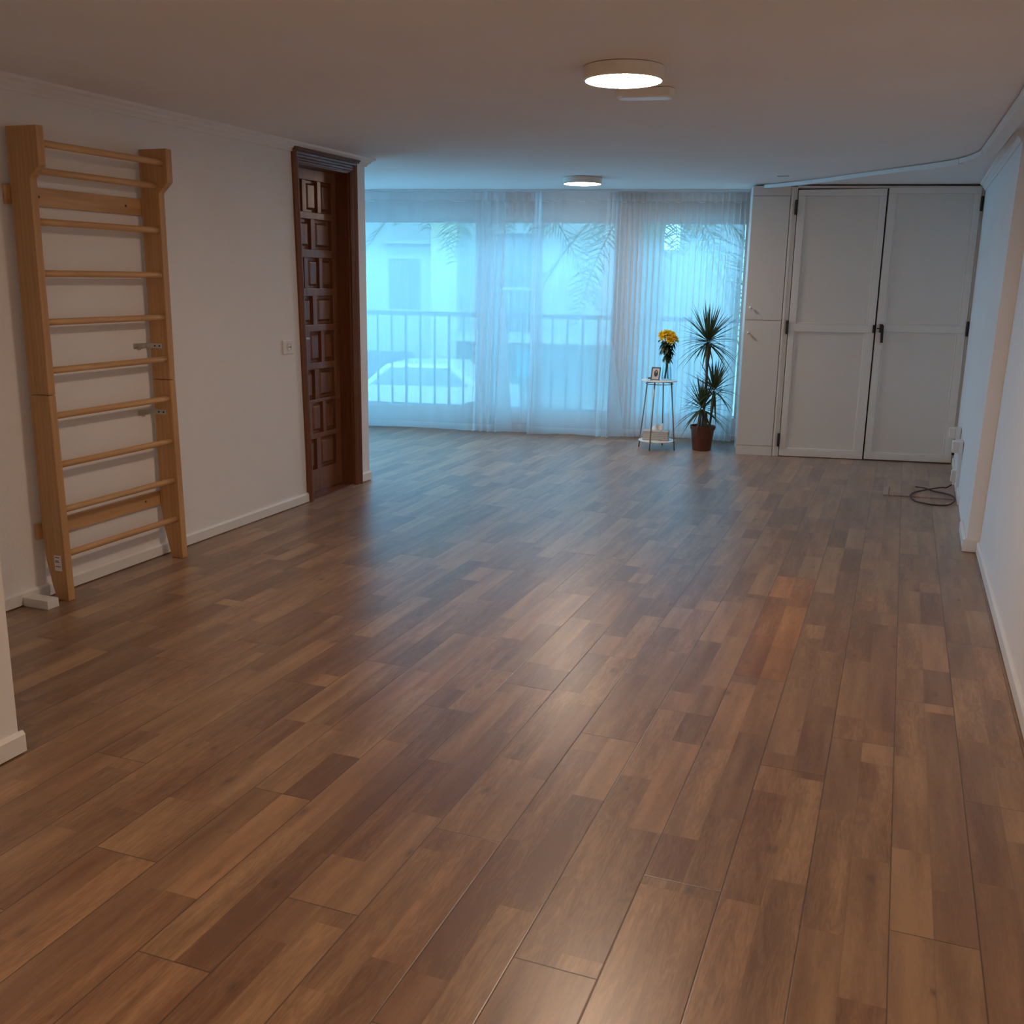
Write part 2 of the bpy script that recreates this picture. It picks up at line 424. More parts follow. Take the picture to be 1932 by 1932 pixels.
struct(MB().box((-4.3, -3.9, 0), (-2.70, 2.385, ZC)).build('wall_near_left', M['wall']))
struct(MB().box((-2.70, -3.9, 0), (0.566, -3.7, ZC)).build('wall_behind', M['wall']))
# right wall leans out a little towards the ceiling
struct(MB().prism([(0.572, -3.9, 0), (0.85, -3.9, 0), (0.85, 6.705, 0), (0.572, 6.705, 0)],
                  [(0.628, -3.9, ZC), (0.85, -3.9, ZC), (0.85, 6.705, ZC), (0.628, 6.705, ZC)]).build('wall_right', M['wall']))
struct(MB().prism([(0.497, 6.705, 0), (0.85, 6.705, 0), (0.85, 11.0, 0), (0.575, 11.0, 0), (0.558, 10.06, 0)],
                  [(0.540, 6.705, ZC), (0.85, 6.705, ZC), (0.85, 11.0, ZC), (0.580, 11.0, ZC), (0.566, 10.06, ZC)]).build('wall_right_far', M['wall']))
# window wall: lintel, ends
def wbox(mb, u0, u1, o0, o1, z0, z1):
    P = [wp(u0, o0, z0), wp(u1, o0, z0), wp(u1, o1, z0), wp(u0, o1, z0), wp(u0, o0, z1), wp(u1, o0, z1), wp(u1, o1, z1), wp(u0, o1, z1)]
    mb.hexa(P)
b = MB()
wbox(b, -1.5, 6.2, 0.2, 0.5, 2.235, ZC); wbox(b, -1.5, -0.9, 0.2, 0.5, 0, 2.235); wbox(b, 4.02, 6.2, 0.2, 0.5, 0, 2.235)
struct(b.build('wall_back', M['wall']))

# baseboards
def bboard(name, x_face, y0, y1, side, h=0.07, t=0.016):
    """side +1: faces +x, -1: faces -x"""
    pr = [(0, 0.006), (t, 0.006), (t, h - 0.012), (t * 0.45, h), (0, h)]
    m = MB()
    m.prism([(x_face + side * a, y0, z) for a, z in pr], [(x_face + side * a, y1, z) for a, z in pr])
    return struct(m.build(name, M['trim']))
bboard('baseboard_left', -3.95, 2.385, 6.205, 1, 0.072)
bboard('baseboard_left_end', -3.95, 6.992, 7.15, 1, 0.075)
bboard('baseboard_near_left', -2.70, -3.7, 2.40, 1, 0.08)
bboard('baseboard_right', 0.573, -3.7, 6.69, -1, 0.075)
m = MB()
pr = [(0, 0.004), (0.02, 0.004), (0.02, 0.06), (0.008, 0.075), (0, 0.075)]
m.prism([(0.508 - a, 7.29, z) for a, z in pr], [(0.500 - a, 6.69, z) for a, z in pr])
m.box((0.478, 6.688, 0.004), (0.566, 6.706, 0.075))
struct(m.build('baseboard_pillar', M['trim']))
m = MB()
pr = [(0, 0.004), (0.014, 0.004), (0.014, 0.06), (0.006, 0.07), (0, 0.07)]
m.prism([(0.558 - a, 10.05, z) for a, z in pr], [(0.526 - a, 8.15, z) for a, z in pr])
struct(m.build('baseboard_right_far', M['trim']))
# plaster cornices
prof = [(0, 0), (0, -0.062), (0.012, -0.062), (0.018, -0.046), (0.034, -0.036), (0.040, -0.024), (0.062, -0.014), (0.066, 0)]
m = MB()   # along the left wall, returning round its free end
m.sweep([(-a, z) for a, z in prof], [(-3.95, 2.386, ZC), (-3.95, 7.137, ZC), (-4.6, 7.137, ZC)])
struct(m.build('trim_1', M['wall']))
m = MB()
m.sweep([(a * 0.8, z) for a, z in prof], [(0.539, 6.706, ZC), (0.565, 10.04, ZC)])
struct(m.build('trim_2', M['wall']))

# ------------------------------------------------------------------ window, glazing in three sliding leaves
win = empty_struct('window_1', WA, W_ANG)
f = MB()
f.box((-0.9, 0.22, 0.0), (4.02, 0.40, 0.05)); f.box((-0.9, 0.22, 2.20), (4.02, 0.40, 2.24))
f.box((-0.9, 0.22, 0.05), (-0.84, 0.40, 2.2)); f.box((3.95, 0.22, 0.05), (4.02, 0.40, 2.2))
f.build('window_frame', M['alu'], win, 0.004)
def sash(u0, u1, o, st0, st1):
    s = MB()
    s.box((u0, o, 0.05), (u1, o + 0.04, 0.225)); s.box((u0, o, 2.185), (u1, o + 0.04, 2.2))
    s.box((u0, o, 0.225), (u0 + st0, o + 0.04, 2.185)); s.box((u1 - st1, o, 0.225), (u1, o + 0.04, 2.185))
    so = s.build('sash', M['alu'], win, 0.003)
    g = MB().box((u0 + st0, o + 0.016, 0.225), (u1 - st1, o + 0.022, 2.185)).build('pane', M['glass'], so)
sash(-0.84, 1.262, 0.30, 0.06, 0.07)
sash(1.19, 2.80, 0.25, 0.07, 0.19)
sash(2.70, 3.95, 0.30, 0.185, 0.03)
# curtain track
ct = thing('curtain_track', 'long thin white curtain track along the ceiling above the sheer curtains', 'curtain rail', wp(0, 0, ZC), W_ANG)
MB().box((-0.8, -0.10, -0.014), (3.93, 0.12, -0.001)).build('rail', M['alu'], ct, 0.002)

# ------------------------------------------------------------------ door_1 (dark panelled wood in a moulded casing)
dr = empty_struct('door_1', (-3.95, 0, 0))
XL = -0.105
c = MB()
cprof = [(0, 0), (0, 0.016), (0.010, 0.028), (0.022, 0.034), (0.034, 0.030), (0.040, 0.020), (0.052, 0.017), (0.060, 0.023), (0.070, 0.021), (0.078, 0.012), (0.086, 0.010), (0.086, 0)]
def casing_run(m, path_fn):
    n = len(cprof)
    rings = [[m.bm.verts.new(p) for p in path_fn(k)] for k in range(4)]
    for A, B in zip(rings, rings[1:]):
        for i in range(n): m.bm.faces.new((A[i], A[(i + 1) % n], B[(i + 1) % n], B[i]))
    m.bm.faces.new(rings[0][::-1]); m.bm.faces.new(rings[-1])
def cpath(k):
    pts = []
    for a, d in cprof:      # a from outside edge inwards
        yb, yt, y1, zt = 6.203 + a * 0.78, 6.128 + a * 0.78, 6.988 - a * 1.08, 2.452 - a
        y, z = ((yb, 0.0), (yt, zt), (y1, zt), (y1, 0.0))[k]
        pts.append((d, y, z))
    return pts
casing_run(c, cpath)
c.box((0, 6.118, 2.448), (0.044, 7.0, 2.460)); c.box((0, 6.122, 2.437), (0.036, 6.996, 2.448))
c.build('casing', M['casing'], dr)
j = MB()
j.box((-0.19, 6.195, 0), (-0.0, 6.205, 2.375)); j.box((-0.19, 6.882, 0), (0.0, 6.90, 2.375)); j.box((-0.19, 6.195, 2.357), (0.0, 6.90, 2.375))
j.box((-0.145, 6.195, 2.375 - 0.035), (-0.125, 6.90, 2.36)); 
j.build('jamb', M['casing'], dr, 0.002)
MB().box((-0.19, 6.195, 0.0), (0.0, 6.90, 0.012)).build('threshold', M['casing'], dr)
# leaf: stiles and rails with recessed raised panels
rows = [(2.06, 2.28, 3), (1.80, 2.013, 2), (1.524, 1.743, 3), (1.2625, 1.471, 2), (0.985, 1.214, 3), (0.7136, 0.934, 2), (0.4565, 0.689, 3), (0.184, 0.419, 2)]
cols3 = [(6.268, 6.420), (6.472, 6.622), (6.668, 6.812)]; cols2 = [(6.268, 6.522), (6.578, 6.808)]
lf = MB()
ly0, ly1, lz0, lz1 = 6.207, 6.882, 0.014, 2.357
xf, xb = XL, XL - 0.038
zc = lz0
for z0, z1, n in rows[::-1]:
    lf.box((xb, ly0, zc), (xf, ly1, z0))
    cs = cols3 if n == 3 else cols2
    yc = ly0
    for a, bb in cs:
        lf.box((xb, yc, z0), (xf, a, z1)); yc = bb
        x1, x2 = xf - 0.026, xf - 0.006        # sunk bed, then raised field
        lf.box((xb, a, z0), (x1, bb, z1))
        g = 0.018 if n == 3 else 0.022
        h = g + 0.014
        lf.prism([(x1, a + g, z0 + g), (x1, bb - g, z0 + g), (x1, bb - g, z1 - g), (x1, a + g, z1 - g)],
                 [(x2, a + h, z0 + h), (x2, bb - h, z0 + h), (x2, bb - h, z1 - h), (x2, a + h, z1 - h)])
    lf.box((xb, yc, z0), (xf, ly1, z1)); zc = z1
lf.box((xb, ly0, zc), (xf, ly1, lz1))
leaf = lf.build('leaf', M['oakdoor'], dr, 0.0025)
hd = MB()
hd.tube([(XL, 6.262, 1.174), (XL + 0.05, 6.262, 1.174)], 0.009)
hd.tube([(XL + 0.046, 6.255, 1.174), (XL + 0.05, 6.375, 1.172)], 0.0085)
hd.lathe([(0, 0), (0.022, 0), (0.022, 0.006), (0, 0.006)], (0, 0, 0), 20)
hh = hd.build('door_handle', M['steel'], leaf, smooth=True)
hh['label'] = 'steel lever handle'
for v in hh.data.vertices[-42:]:
    x, y, z = v.co; v.co = (XL + z, 6.262 + x, 1.174 + y)

# ------------------------------------------------------------------ curtains
def curtain(name, label, edge_l, edge_r, off, amp, waves, seed, ztop=2.472, zbot=0.022, flip=None):
    """edge_*: (u_top, u_bottom); amp(s), waves(s): fold depth and running phase"""
    rnd = random.Random(seed)
    ph = [rnd.uniform(0, 6.28) for _ in range(8)]
    t = thing(name, label, 'curtain', wp(edge_l[1], 0, 0), W_ANG, 'sheer white curtains at the window')
    base = edge_l[1]
    n = 520
    ss = [i / n for i in range(n + 1)]
    def pt(s, z, push=0.0):
        k = (ztop - z) / (ztop - zbot)
        kk = max(k, 0.0) ** 1.15
        u = (edge_l[0] + (edge_r[0] - edge_l[0]) * s) * (1 - kk) + (edge_l[1] + (edge_r[1] - edge_l[1]) * s) * kk
        P = waves(s)
        a = amp(s) * (0.75 + 0.45 * math.sin(k * 2.3 + ph[0] + 5 * s))
        d = a * math.sin(P + 0.5 * math.sin(k * 1.7 + ph[1] + s * 4)) + 0.2 * a * math.sin(1.7 * P + ph[2] + 1.5 * k)
        u += 0.4 * a * math.cos(P * 1.0 + ph[3] + 0.6 * k)
        d += 0.006 * math.sin(14 * s + ph[4] + 3 * k) * k + 0.0012 * math.sin(31 * s + 13 * k + ph[5]) * math.sin(9 * k + 12 * s)
        return (u - base, off + d - push, z)
    def sheet(zs, pname, mat, push=0.0, wavy=None):
        mb = MB(); rows_ = []
        for iz, z in enumerate(zs):
            row = []
            for s in ss:
                zz = z + (wavy(s, iz) if wavy else 0)
                row.append(mb.bm.verts.new(pt(s, zz, push)))
            rows_.append(row)
        for A, B in zip(rows_, rows_[1:]):
            for i in range(n): mb.bm.faces.new((A[i], A[i + 1], B[i + 1], B[i]))
        return mb.build(pname, mat, t, smooth=True)
    zs = [zbot + 0.075 + (2.392 - zbot - 0.075) * i / 30 for i in range(31)]
    sheet(zs, 'cloth', M['sheer'])
    sheet([2.392, 2.415, 2.44, ztop], 'heading_tape', M['tape'], 0.0,
          lambda s, iz: (-0.012 + 0.008 * math.sin(waves(s) * 0.5 + ph[6])) * (1 if iz == 0 else 0) + (0.008 * math.sin(waves(s) * 0.5) - 0.004 if iz == 3 else 0))
    sheet([zbot, zbot + 0.035, zbot + 0.075], 'hem', M['hem'], 0.0,
          lambda s, iz: 0.010 * math.sin(5 * s + ph[7]) * (1 - iz / 2))
    for sd, side in (('selvedge', 0.0), ('selvedge', 1.0)):
        mb = MB()
        A, B = [], []
        s2 = side + (0.012 if side == 0 else -0.012)
        for i in range(40):
            z = zbot + (ztop - zbot) * i / 39
            p, q = pt(side, z, 0.002), pt(s2, z, 0.002)
            sg = 1 if side == 0 else -1
            A.append(mb.bm.verts.new(p)); B.append(mb.bm.verts.new((p[0] + sg * 0.022, q[1] * 0.5 + p[1] * 0.5, z)))
        for i in range(39): mb.bm.faces.new((A[i], A[i + 1], B[i + 1], B[i]))
        mb.build('side_hem', M['hem'], t, smooth=True)
    return t, pt

def piecewise(tab):
    def fn(s):
        for (a, va), (b_, vb) in zip(tab, tab[1:]):
            if s <= b_: return va + (vb - va) * (s - a) / max(1e-9, b_ - a)
        return tab[-1][1]
    return fn
def turned_edge(t, pt, w0, ztop_):
    """front edge of a panel turned back on itself, widening towards the hem"""
    mb = MB(); rows_ = []
    for i in range(25):
        z = 0.024 + (ztop_ - 0.024) * i / 24
        p = pt(1.0, z, 0.012); ww = w0 * (1 - i / 24) ** 0.9 + 0.004
        rows_.append([mb.bm.verts.new((p[0] + ww * q / 4, p[1] - 0.012 * math.sin(PI * q / 4), z + (0.02 * q / 4 if i == 0 else 0))) for q in range(5)])
    for A, B in zip(rows_, rows_[1:]):
        for q in range(4): mb.bm.faces.new((A[q], A[q + 1], B[q + 1], B[q]))
    mb.build('turned_edge', M['hem'], t, smooth=True)
T2 = 2 * PI
t, pt = curtain('sheer_curtain', 'wide flat sheer white curtain panel beside the left wall corner', (-0.75, -0.75), (1.53, 1.45), -0.05,
        piecewise([(0, 0.006), (0.84, 0.007), (0.9, 0.022), (1, 0.026)]), piecewise([(0, 0), (0.85, T2 * 9), (1, T2 * 13)]), 1)
turned_edge(t, pt, 0.18, 1.5)
curtain('sheer_curtain', 'narrow sheer white curtain with doubled hanging edges left of the middle', (1.18, 1.18), (1.885, 1.915), 0.06,
        piecewise([(0, 0.012), (0.7, 0.012), (0.86, 0.028), (1, 0.032)]), piecewise([(0, 0), (0.8, T2 * 6), (1, T2 * 9)]), 2)
t, pt = curtain('sheer_curtain', 'sheer white middle curtain panel under the far ceiling lamp', (1.835, 1.78), (2.67, 2.645), -0.045,
        piecewise([(0, 0.03), (0.1, 0.012), (0.7, 0.008), (0.9, 0.028), (1, 0.03)]), piecewise([(0, 0), (0.08, T2 * 1.2), (0.85, T2 * 4.5), (1, T2 * 7)]), 3)
turned_edge(t, pt, 0.16, 1.0)
curtain('sheer_curtain', 'tightly pleated sheer white curtain behind the plant and side table', (2.63, 2.62), (3.905, 3.895), 0.06,
        piecewise([(0, 0.034), (0.22, 0.028), (1, 0.018)]), piecewise([(0, 0), (0.22, T2 * 6), (1, T2 * 23)]), 4)

# ------------------------------------------------------------------ ceiling lamps
def lamp(x, y, label):
    t = thing('ceiling_lamp', label, 'ceiling lamp', (x, y, ZC), 0, 'round ceiling lamps')
    r = 0.170
    MB().lathe([(r - 0.012, -0.001), (r, -0.003), (r, -0.052), (r - 0.004, -0.056), (r - 0.010, -0.056), (r - 0.010, -0.048), (0, -0.048)], (0, 0, 0), 72).build('rim', M['rim'], t, smooth=False)
    MB().lathe([(r - 0.0105, -0.050), (r - 0.013, -0.0545), (0, -0.0545)], (0, 0, 0), 72).build('diffuser', M['lamp'], t)
lamp(-1.195, 4.40, 'nearer round white ceiling lamp with a glowing disc, beside the emergency light')
lamp(-2.745, 8.865, 'far round white ceiling lamp glowing just in front of the curtains')
lamp(-0.35, -0.7, 'round white ceiling lamp behind the camera on the window side')
lamp(-1.85, -0.7, 'round white ceiling lamp behind the camera on the left side')
e = thing('emergency_light', 'slim white emergency light on the ceiling beside the nearer round lamp', 'emergency light', (-1.225, 4.90, ZC), 0.15)
b = MB(); 
rr = [(-0.138, 0.0), (-0.115, -0.055), (0.115, -0.055), (0.138, 0.0), (0.115, 0.055), (-0.115, 0.055)]
b.prism([(x, y, -0.001) for x, y in rr], [(x, y, -0.038) for x, y in rr]); b.build('housing', M['plastic'], e, 0.004)
b = MB(); rr = [(x * 0.93, y * 0.86) for x, y in rr]
b.prism([(x, y, -0.0381) for x, y in rr], [(x * 0.96, y * 0.9, -0.045) for x, y in rr]); b.build('lens', M['white'], e)
s_ = tag(MB().box((-1.10, 9.055, ZC - 0.003), (-1.005, 9.075, ZC - 0.0005)).build('ceiling_slot', M['dark']), 'small dark slit in the ceiling near the tall cabinet', 'slot')

# ------------------------------------------------------------------ wall bars
lb = thing('wall_bars', 'tall pine gymnastic wall bars fixed to the white left wall', 'wall bars', (-3.95, 4.19, 0))
def upright(y0, y1):
    # x measured from the wall; upper and lower section meet at z = 1.035
    up_ = MB()
    ring = [(0.028, 1.037), (0.150, 1.037), (0.150, 2.035), (0.212, 2.09), (0.212, 2.262), (0.028, 2.262)]
    up_.prism([(x, y0, z) for x, z in ring], [(x, y1, z) for x, z in ring])
    u = up_.build('upright', M['pine'], lb, 0.004)
    lo = MB()
    ring = [(0.086, 0.0), (0.164, 0.0), (0.150, 1.034), (0.028, 1.034), (0.028, 0.30), (0.040, 0.20), (0.066, 0.08)]
    lo.prism([(x, y0, z) for x, z in ring], [(x, y1, z) for x, z in ring])
    return u, lo.build('upright', M['pine'], lb, 0.004)
yl0, yl1, yr0, yr1 = 3.728 - 4.19, 3.772 - 4.19, 4.603 - 4.19, 4.648 - 4.19
uL = upright(yl0, yl1); uR = upright(yr0, yr1)
for i, z in enumerate((2.19, 2.073, 1.843, 1.607, 1.38, 1.15, 0.930, 0.687, 0.460, 0.232)):
    x = 0.178 if i == 0 else 0.125
    m = MB(); k = [(x, yl1 - 0.02 + (yr0 - yl1 + 0.04) * q / 8, z) for q in range(9)]
    m.tube(k, 0.0165, 18); m.build('rung', M['piney'], lb, smooth=True)
for z0, z1 in ((1.92, 2.007), (0.31, 0.39)):
    m = MB().box((0.003, yl0 - 0.022, z0), (0.026, yr1 + 0.0, z1)); cb = m.build('cross_board', M['piney'], lb, 0.002)
    for yy in (3.895 - 4.19, 4.485 - 4.19):
        s = MB().lathe([(0.0, 0.0), (0.006, 0.0), (0.006, 0.003), (0, 0.003)], (0, 0, 0), 12)
        for v in s.bm.verts:
            x, y, z = v.co; v.co = (0.026 + z * 0.5, yy + x, (z0 + z1) / 2 + y)
        s.build('screw', M['black'], cb)
for z in (1.222, 0.852):
    m = MB()
    m.box((0.004, yr0 - 0.105, z - 0.014), (0.008, yr0 - 0.001, z + 0.014))       # arm on the wall
    m.box((0.004, yr0 - 0.004, z - 0.014), (0.112, yr0 - 0.0005, z + 0.014))      # arm on the upright
    m.box((0.008, yr0 - 0.075, z - 0.022), (0.016, yr0 - 0.064, z - 0.004))
    br = m.build('bracket', M['steel'], lb, 0.001); br['label'] = 'zinc angle bracket'
    for xx in (0.062, 0.094):
        s = MB().lathe([(0.0, 0.0), (0.005, 0.0), (0.005, 0.002), (0, 0.002)], (0, 0, 0), 12)
        for v in s.bm.verts:
            a, y, q = v.co; v.co = (xx + a, yr0 - 0.004 - q, z + y)
        s.build('screw', M['black'], br)
st = MB().box((0.093, yl0 - 0.0015, 0.155), (0.138, yl0 - 0.0003, 0.235)).build('sticker', M['plastic'], uL[1]); st['label'] = 'white paper sticker'
for k, (zz, ll) in enumerate(((0.222, 0.03), (0.205, 0.022), (0.198, 0.026), (0.175, 0.034))):
    MB().box((0.098, yl0 - 0.0019, zz), (0.098 + ll, yl0 - 0.0014, zz + 0.004)).build('print_line', M['shade'], uL[1])
bk = MB().box((-3.934, 3.583, 0), (-3.776, 3.655, 0.046)).build('floor_block', M['trim'], None, 0.003)
tag(bk, 'small white block on the floor against the baseboard beside the wall bars', 'block')

# left wall socket
so = thing('wall_socket', 'white square power socket on the left wall beside the dark door', 'socket', (-3.95, 6.008, 1.133))
MB().box((0.0005, -0.062, -0.048), (0.010, 0.062, 0.048)).build('plate', M['plastic'], so, 0.004)
m = MB().lathe([(0.030, 0.0), (0.030, 0.004), (0.024, 0.004), (0.022, -0.0), (0, -0.0)], (0, 0, 0), 28)
for v in m.bm.verts:
    x, y, z = v.co; v.co = (0.0105 + z, 0.012 + x, y)
fc = m.build('socket_face', M['plastic'], so)
for d in (-0.0095, 0.0095):
    m = MB().lathe([(0, 0.0016), (0.0045, 0.0016), (0.0045, 0.0)], (0, 0, 0), 10)
    for v in m.bm.verts:
        x, y, z = v.co; v.co = (0.0105 + z, 0.012 + d + x, y)
    m.build('pin_hole', M['dark'], fc)

# ------------------------------------------------------------------ narrow cabinet and big cupboard
cb = thing('tall_cabinet', 'narrow tall white cabinet with two doors between curtains and panelled cupboard', 'cabinet', CA, C_ANG)
m = MB(); m.box((0, 0.02, 0), (0.337, 0.60, ZC - 0.015)); m.build('carcass', M['lam'], cb)
MB().box((0.002, 0.0, 0.0), (0.335, 0.018, 0.09)).build('plinth', M['lam'], cb, 0.001)
MB().box((0.002, 0.0, 2.389), (0.337, 0.018, 2.472)).build('filler_panel', M['lam'], cb, 0.001)
def knob(parent, u, z):
    m = MB().lathe([(0, 0.034), (0.009, 0.033), (0.014, 0.027), (0.014, 0.022), (0.007, 0.015), (0.0055, 0.0), (0, 0.0)], (0, 0, 0), 18)
    for v in m.bm.verts:
        x, y, q = v.co; v.co = (u + x, -q, z + y)
    m.build('knob', M['white'], parent, smooth=True)
d1 = MB().box((0.002, 0, 1.277), (0.334, 0.018, 2.385)).build('door', M['lam'], cb, 0.0015); knob(d1, 0.046, 1.388)
d2 = MB().box((0.002, 0, 0.094), (0.334, 0.018, 1.273)).build('door', M['lam'], cb, 0.0015); knob(d2, 0.042, 1.158)

wd = thing('cupboard', 'large built-in white cupboard with two panelled doors in the far right corner', 'cupboard', CA, C_ANG)
m = MB()
m.box((0.342, 0.06, 0), (1.985, 0.62, 2.47))
m.build('interior', M['dark'], wd)
m = MB()   # left jamb with ribbed moulding, head rail, right jamb
for u0, u1, o in ((0.340, 0.362, 0.0), (0.362, 0.380, 0.006), (0.380, 0.398, 0.014)):
    m.box((u0, o, 0.0), (u1, 0.06, 2.468))
m.box((0.398, 0.03, 2.455), (1.96, 0.06, 2.478)); m.box((1.964, 0.02, 0.0), (1.990, 0.06, 2.475))
m.build('frame', M['leafpaint'], wd, 0.002)
def cup_door(u0, u1, z0, zl, zr, up_, lo_):
    """up_, lo_: openings (u0, u1, z0, z1)"""
    m = MB(); f0, f1 = -0.004, 0.034
    zt = (zl + zr) / 2
    a, b_, c_, d_ = up_; e_, g_, h_, i_ = lo_
    m.hexa([(u0, f0, d_), (u1, f0, d_), (u1, f1, d_), (u0, f1, d_), (u0, f0, zl), (u1, f0, zr), (u1, f1, zr), (u0, f1, zl)])
    m.box((u0, f0, i_), (u1, f1, c_)); m.box((u0, f0, z0), (u1, f1, h_))
    m.box((u0, f0, c_), (a, f1, d_)); m.box((b_, f0, c_), (u1, f1, d_))
    m.box((u0, f0, h_), (e_, f1, i_)); m.box((g_, f0, h_), (u1, f1, i_))
    o = m.build('door', M['leafpaint'], wd, 0.003)
    for (p, q, r, s) in (up_, lo_):
        MB().box((p - 0.002, 0.012, r - 0.002), (q + 0.002, 0.02, s + 0.002)).build('panel', M['panel'], o)
        m = MB(); t_ = 0.012
        for bx in (((p, 0.003, r), (p + t_, 0.013, s)), ((q - t_, 0.003, r), (q, 0.013, s)), ((p + t_, 0.003, r), (q - t_, 0.013, r + t_)), ((p + t_, 0.003, s - t_), (q - t_, 0.013, s))):
            m.box(*bx)
        m.build('bead', M['leafpaint'], o, 0.004)
    return o
dl = cup_door(0.404, 1.168, 0.006, 2.440, 2.452, (0.468, 1.108, 1.250, 2.387), (0.460, 1.092, 0.072, 1.181))
drr = cup_door(1.182, 1.957, 0.010, 2.462, 2.472, (1.248, 1.898, 1.262, 2.408), (1.243, 1.887, 0.068, 1.197))
for o, u, zs in ((dl, 0.390, ((2.226, 2.349), (1.156, 1.276), (0.099, 0.219))), (drr, 1.966, ((2.262, 2.383), (1.176, 1.302), (0.09, 0.225)))):
    for z0, z1 in zs:
        m = MB().box((u - 0.013, -0.016, z0), (u + 0.011, -0.006 if u > 1 else 0.0, z1))
        m.tube([(u, -0.016, z0 - 0.004), (u, -0.016, z1 + 0.004)], 0.009, 10)
        h_ = m.build('hinge', M['black'], o, 0.002); h_['label'] = 'black door hinge'
m = MB(); m.box((1.210, -0.030, 1.188), (1.236, -0.0045, 1.264)); m.box((1.216, -0.052, 1.228), (1.240, -0.030, 1.256))
m.hexa([(1.222, -0.056, 1.098), (1.244, -0.056, 1.098), (1.244, -0.042, 1.098), (1.222, -0.042, 1.098), (1.216, -0.054, 1.250), (1.240, -0.054, 1.250), (1.240, -0.036, 1.250), (1.216, -0.036, 1.250)])
m.box((1.186, -0.018, 1.219), (1.212, -0.010, 1.229))
hn = m.build('handle', M['black'], drr, 0.002); hn['label'] = 'black espagnolette handle'
kp_ = MB().box((1.150, -0.018, 1.184), (1.167, -0.0045, 1.256)).build('latch_keeper', M['black'], dl, 0.002)

# ------------------------------------------------------------------ cable trunking on the ceiling
td = thing('cable_trunking', 'white plastic cable trunking curving along the ceiling to the right wall', 'cable trunking', (0, 0, ZC))
path = [(-1.285, 9.755), (-1.16, 9.66), (-1.0, 9.53), (-0.835, 9.375), (-0.68, 9.20), (-0.533, 9.02), (-0.33, 8.79), (-0.127, 8.56), (0.03, 8.38), (0.177, 8.20), (0.274, 8.03), (0.345, 7.80), (0.381, 7.60), (0.385, 7.44)]
def duct(p, w=0.035, h=0.040):
    pr = [(-w / 2, -0.008), (w / 2, -0.008), (w / 2, -h), (-w / 2, -h)]
    MB().sweep(pr, [(x, y, 0) for x, y in p]).build('duct_section', M['duct'], td, 0.003)
def cut(p, q, f):   # point at fraction f between p and q
    return (p[0] + (q[0] - p[0]) * f, p[1] + (q[1] - p[1]) * f)
duct(path[:4]); 
duct([cut(path[3], path[4], 0.02)] + path[4:9])
duct([cut(path[8], path[9], 0.02), path[9], cut(path[9], path[10], 0.97)], 0.04, 0.046)
duct(path[10:])
for y0, y1, w_, h_, xa, xb_ in ((7.46, 5.43, 0.092, 0.045, 0.416, 0.448), (5.42, 1.2, 0.098, 0.049, 0.448, 0.50)):
    pr = [(-w_ / 2, -0.006), (-w_ / 2, -h_ * 0.75), (-w_ / 2 + 0.012, -h_), (w_ / 2 - 0.012, -h_), (w_ / 2, -h_ * 0.75), (w_ / 2, -0.006)]
    MB().sweep(pr, [(xa, y0, 0), (xb_, y1, 0)]).build('wide_duct_section', M['duct'], td, 0.002)

# ------------------------------------------------------------------ boxes, plug and cable on the right wall
def wx(y): return 0.497 + (0.558 - 0.497) * (y - 6.705) / (10.06 - 6.705)
def wallbox(name, label, cat, y, z, w_, h_, d_):
    t = thing(name, label, cat, (wx(y) + 0.002, y, z))
    MB().box((-d_ * 0.45, -w_ / 2, -h_ / 2), (-0.0005, w_ / 2, h_ / 2)).build('box_body', M['plastic'], t, 0.004)
    MB().box((-d_, -w_ / 2 + 0.003, -h_ / 2 + 0.003), (-d_ * 0.45 - 0.0005, w_ / 2 - 0.003, h_ / 2 - 0.003)).build('cover', M['plastic'], t, 0.004)
    return t
wallbox('junction_box', 'upper white junction box low on the right wall beside the cupboard', 'junction box', 9.30, 0.398, 0.11, 0.092, 0.090)
wallbox('junction_box', 'white box on the right wall directly above the two conduits', 'junction box', 8.62, 0.380, 0.12, 0.096, 0.078)
for y, x0, z0, lab in ((8.66, 0.045, 0.10, 'left white vertical conduit below the wall box, leading to the plug'), (8.56, 0.022, 0.03, 'right white vertical conduit below the wall box, reaching to the baseboard')):
    tag(MB().box((wx(y) - 0.022, y - 0.012, z0), (wx(y) + 0.0015, y + 0.012, 0.331)).build('conduit', M['plastic'], None, 0.003), lab, 'conduit')
pl = thing('plug', 'white plug at the foot of the conduit where the dark cable ends', 'plug', (wx(8.72), 8.72, 0.10))
MB().box((-0.058, -0.02, -0.02), (-0.001, 0.02, 0.075)).build('plug_body', M['plastic'], pl, 0.006)
MB().tube([(-0.03, -0.004, -0.018), (-0.036, -0.014, -0.045)], [0.012, 0.007], 10).build('strain_relief', M['plastic'], pl)
def catmull(P, n=10):
    P = [Vector(p) for p in P]; out = []
    for i in range(len(P) - 1):
        a, b_, c_, d_ = P[max(i - 1, 0)], P[i], P[i + 1], P[min(i + 2, len(P) - 1)]
        for k in range(n):
            t = k / n
            out.append(0.5 * ((2 * b_) + (-a + c_) * t + (2 * a - 5 * b_ + 4 * c_ - d_) * t * t + (-a + 3 * b_ - 3 * c_ + d_) * t ** 3))
    return out + [P[-1]]
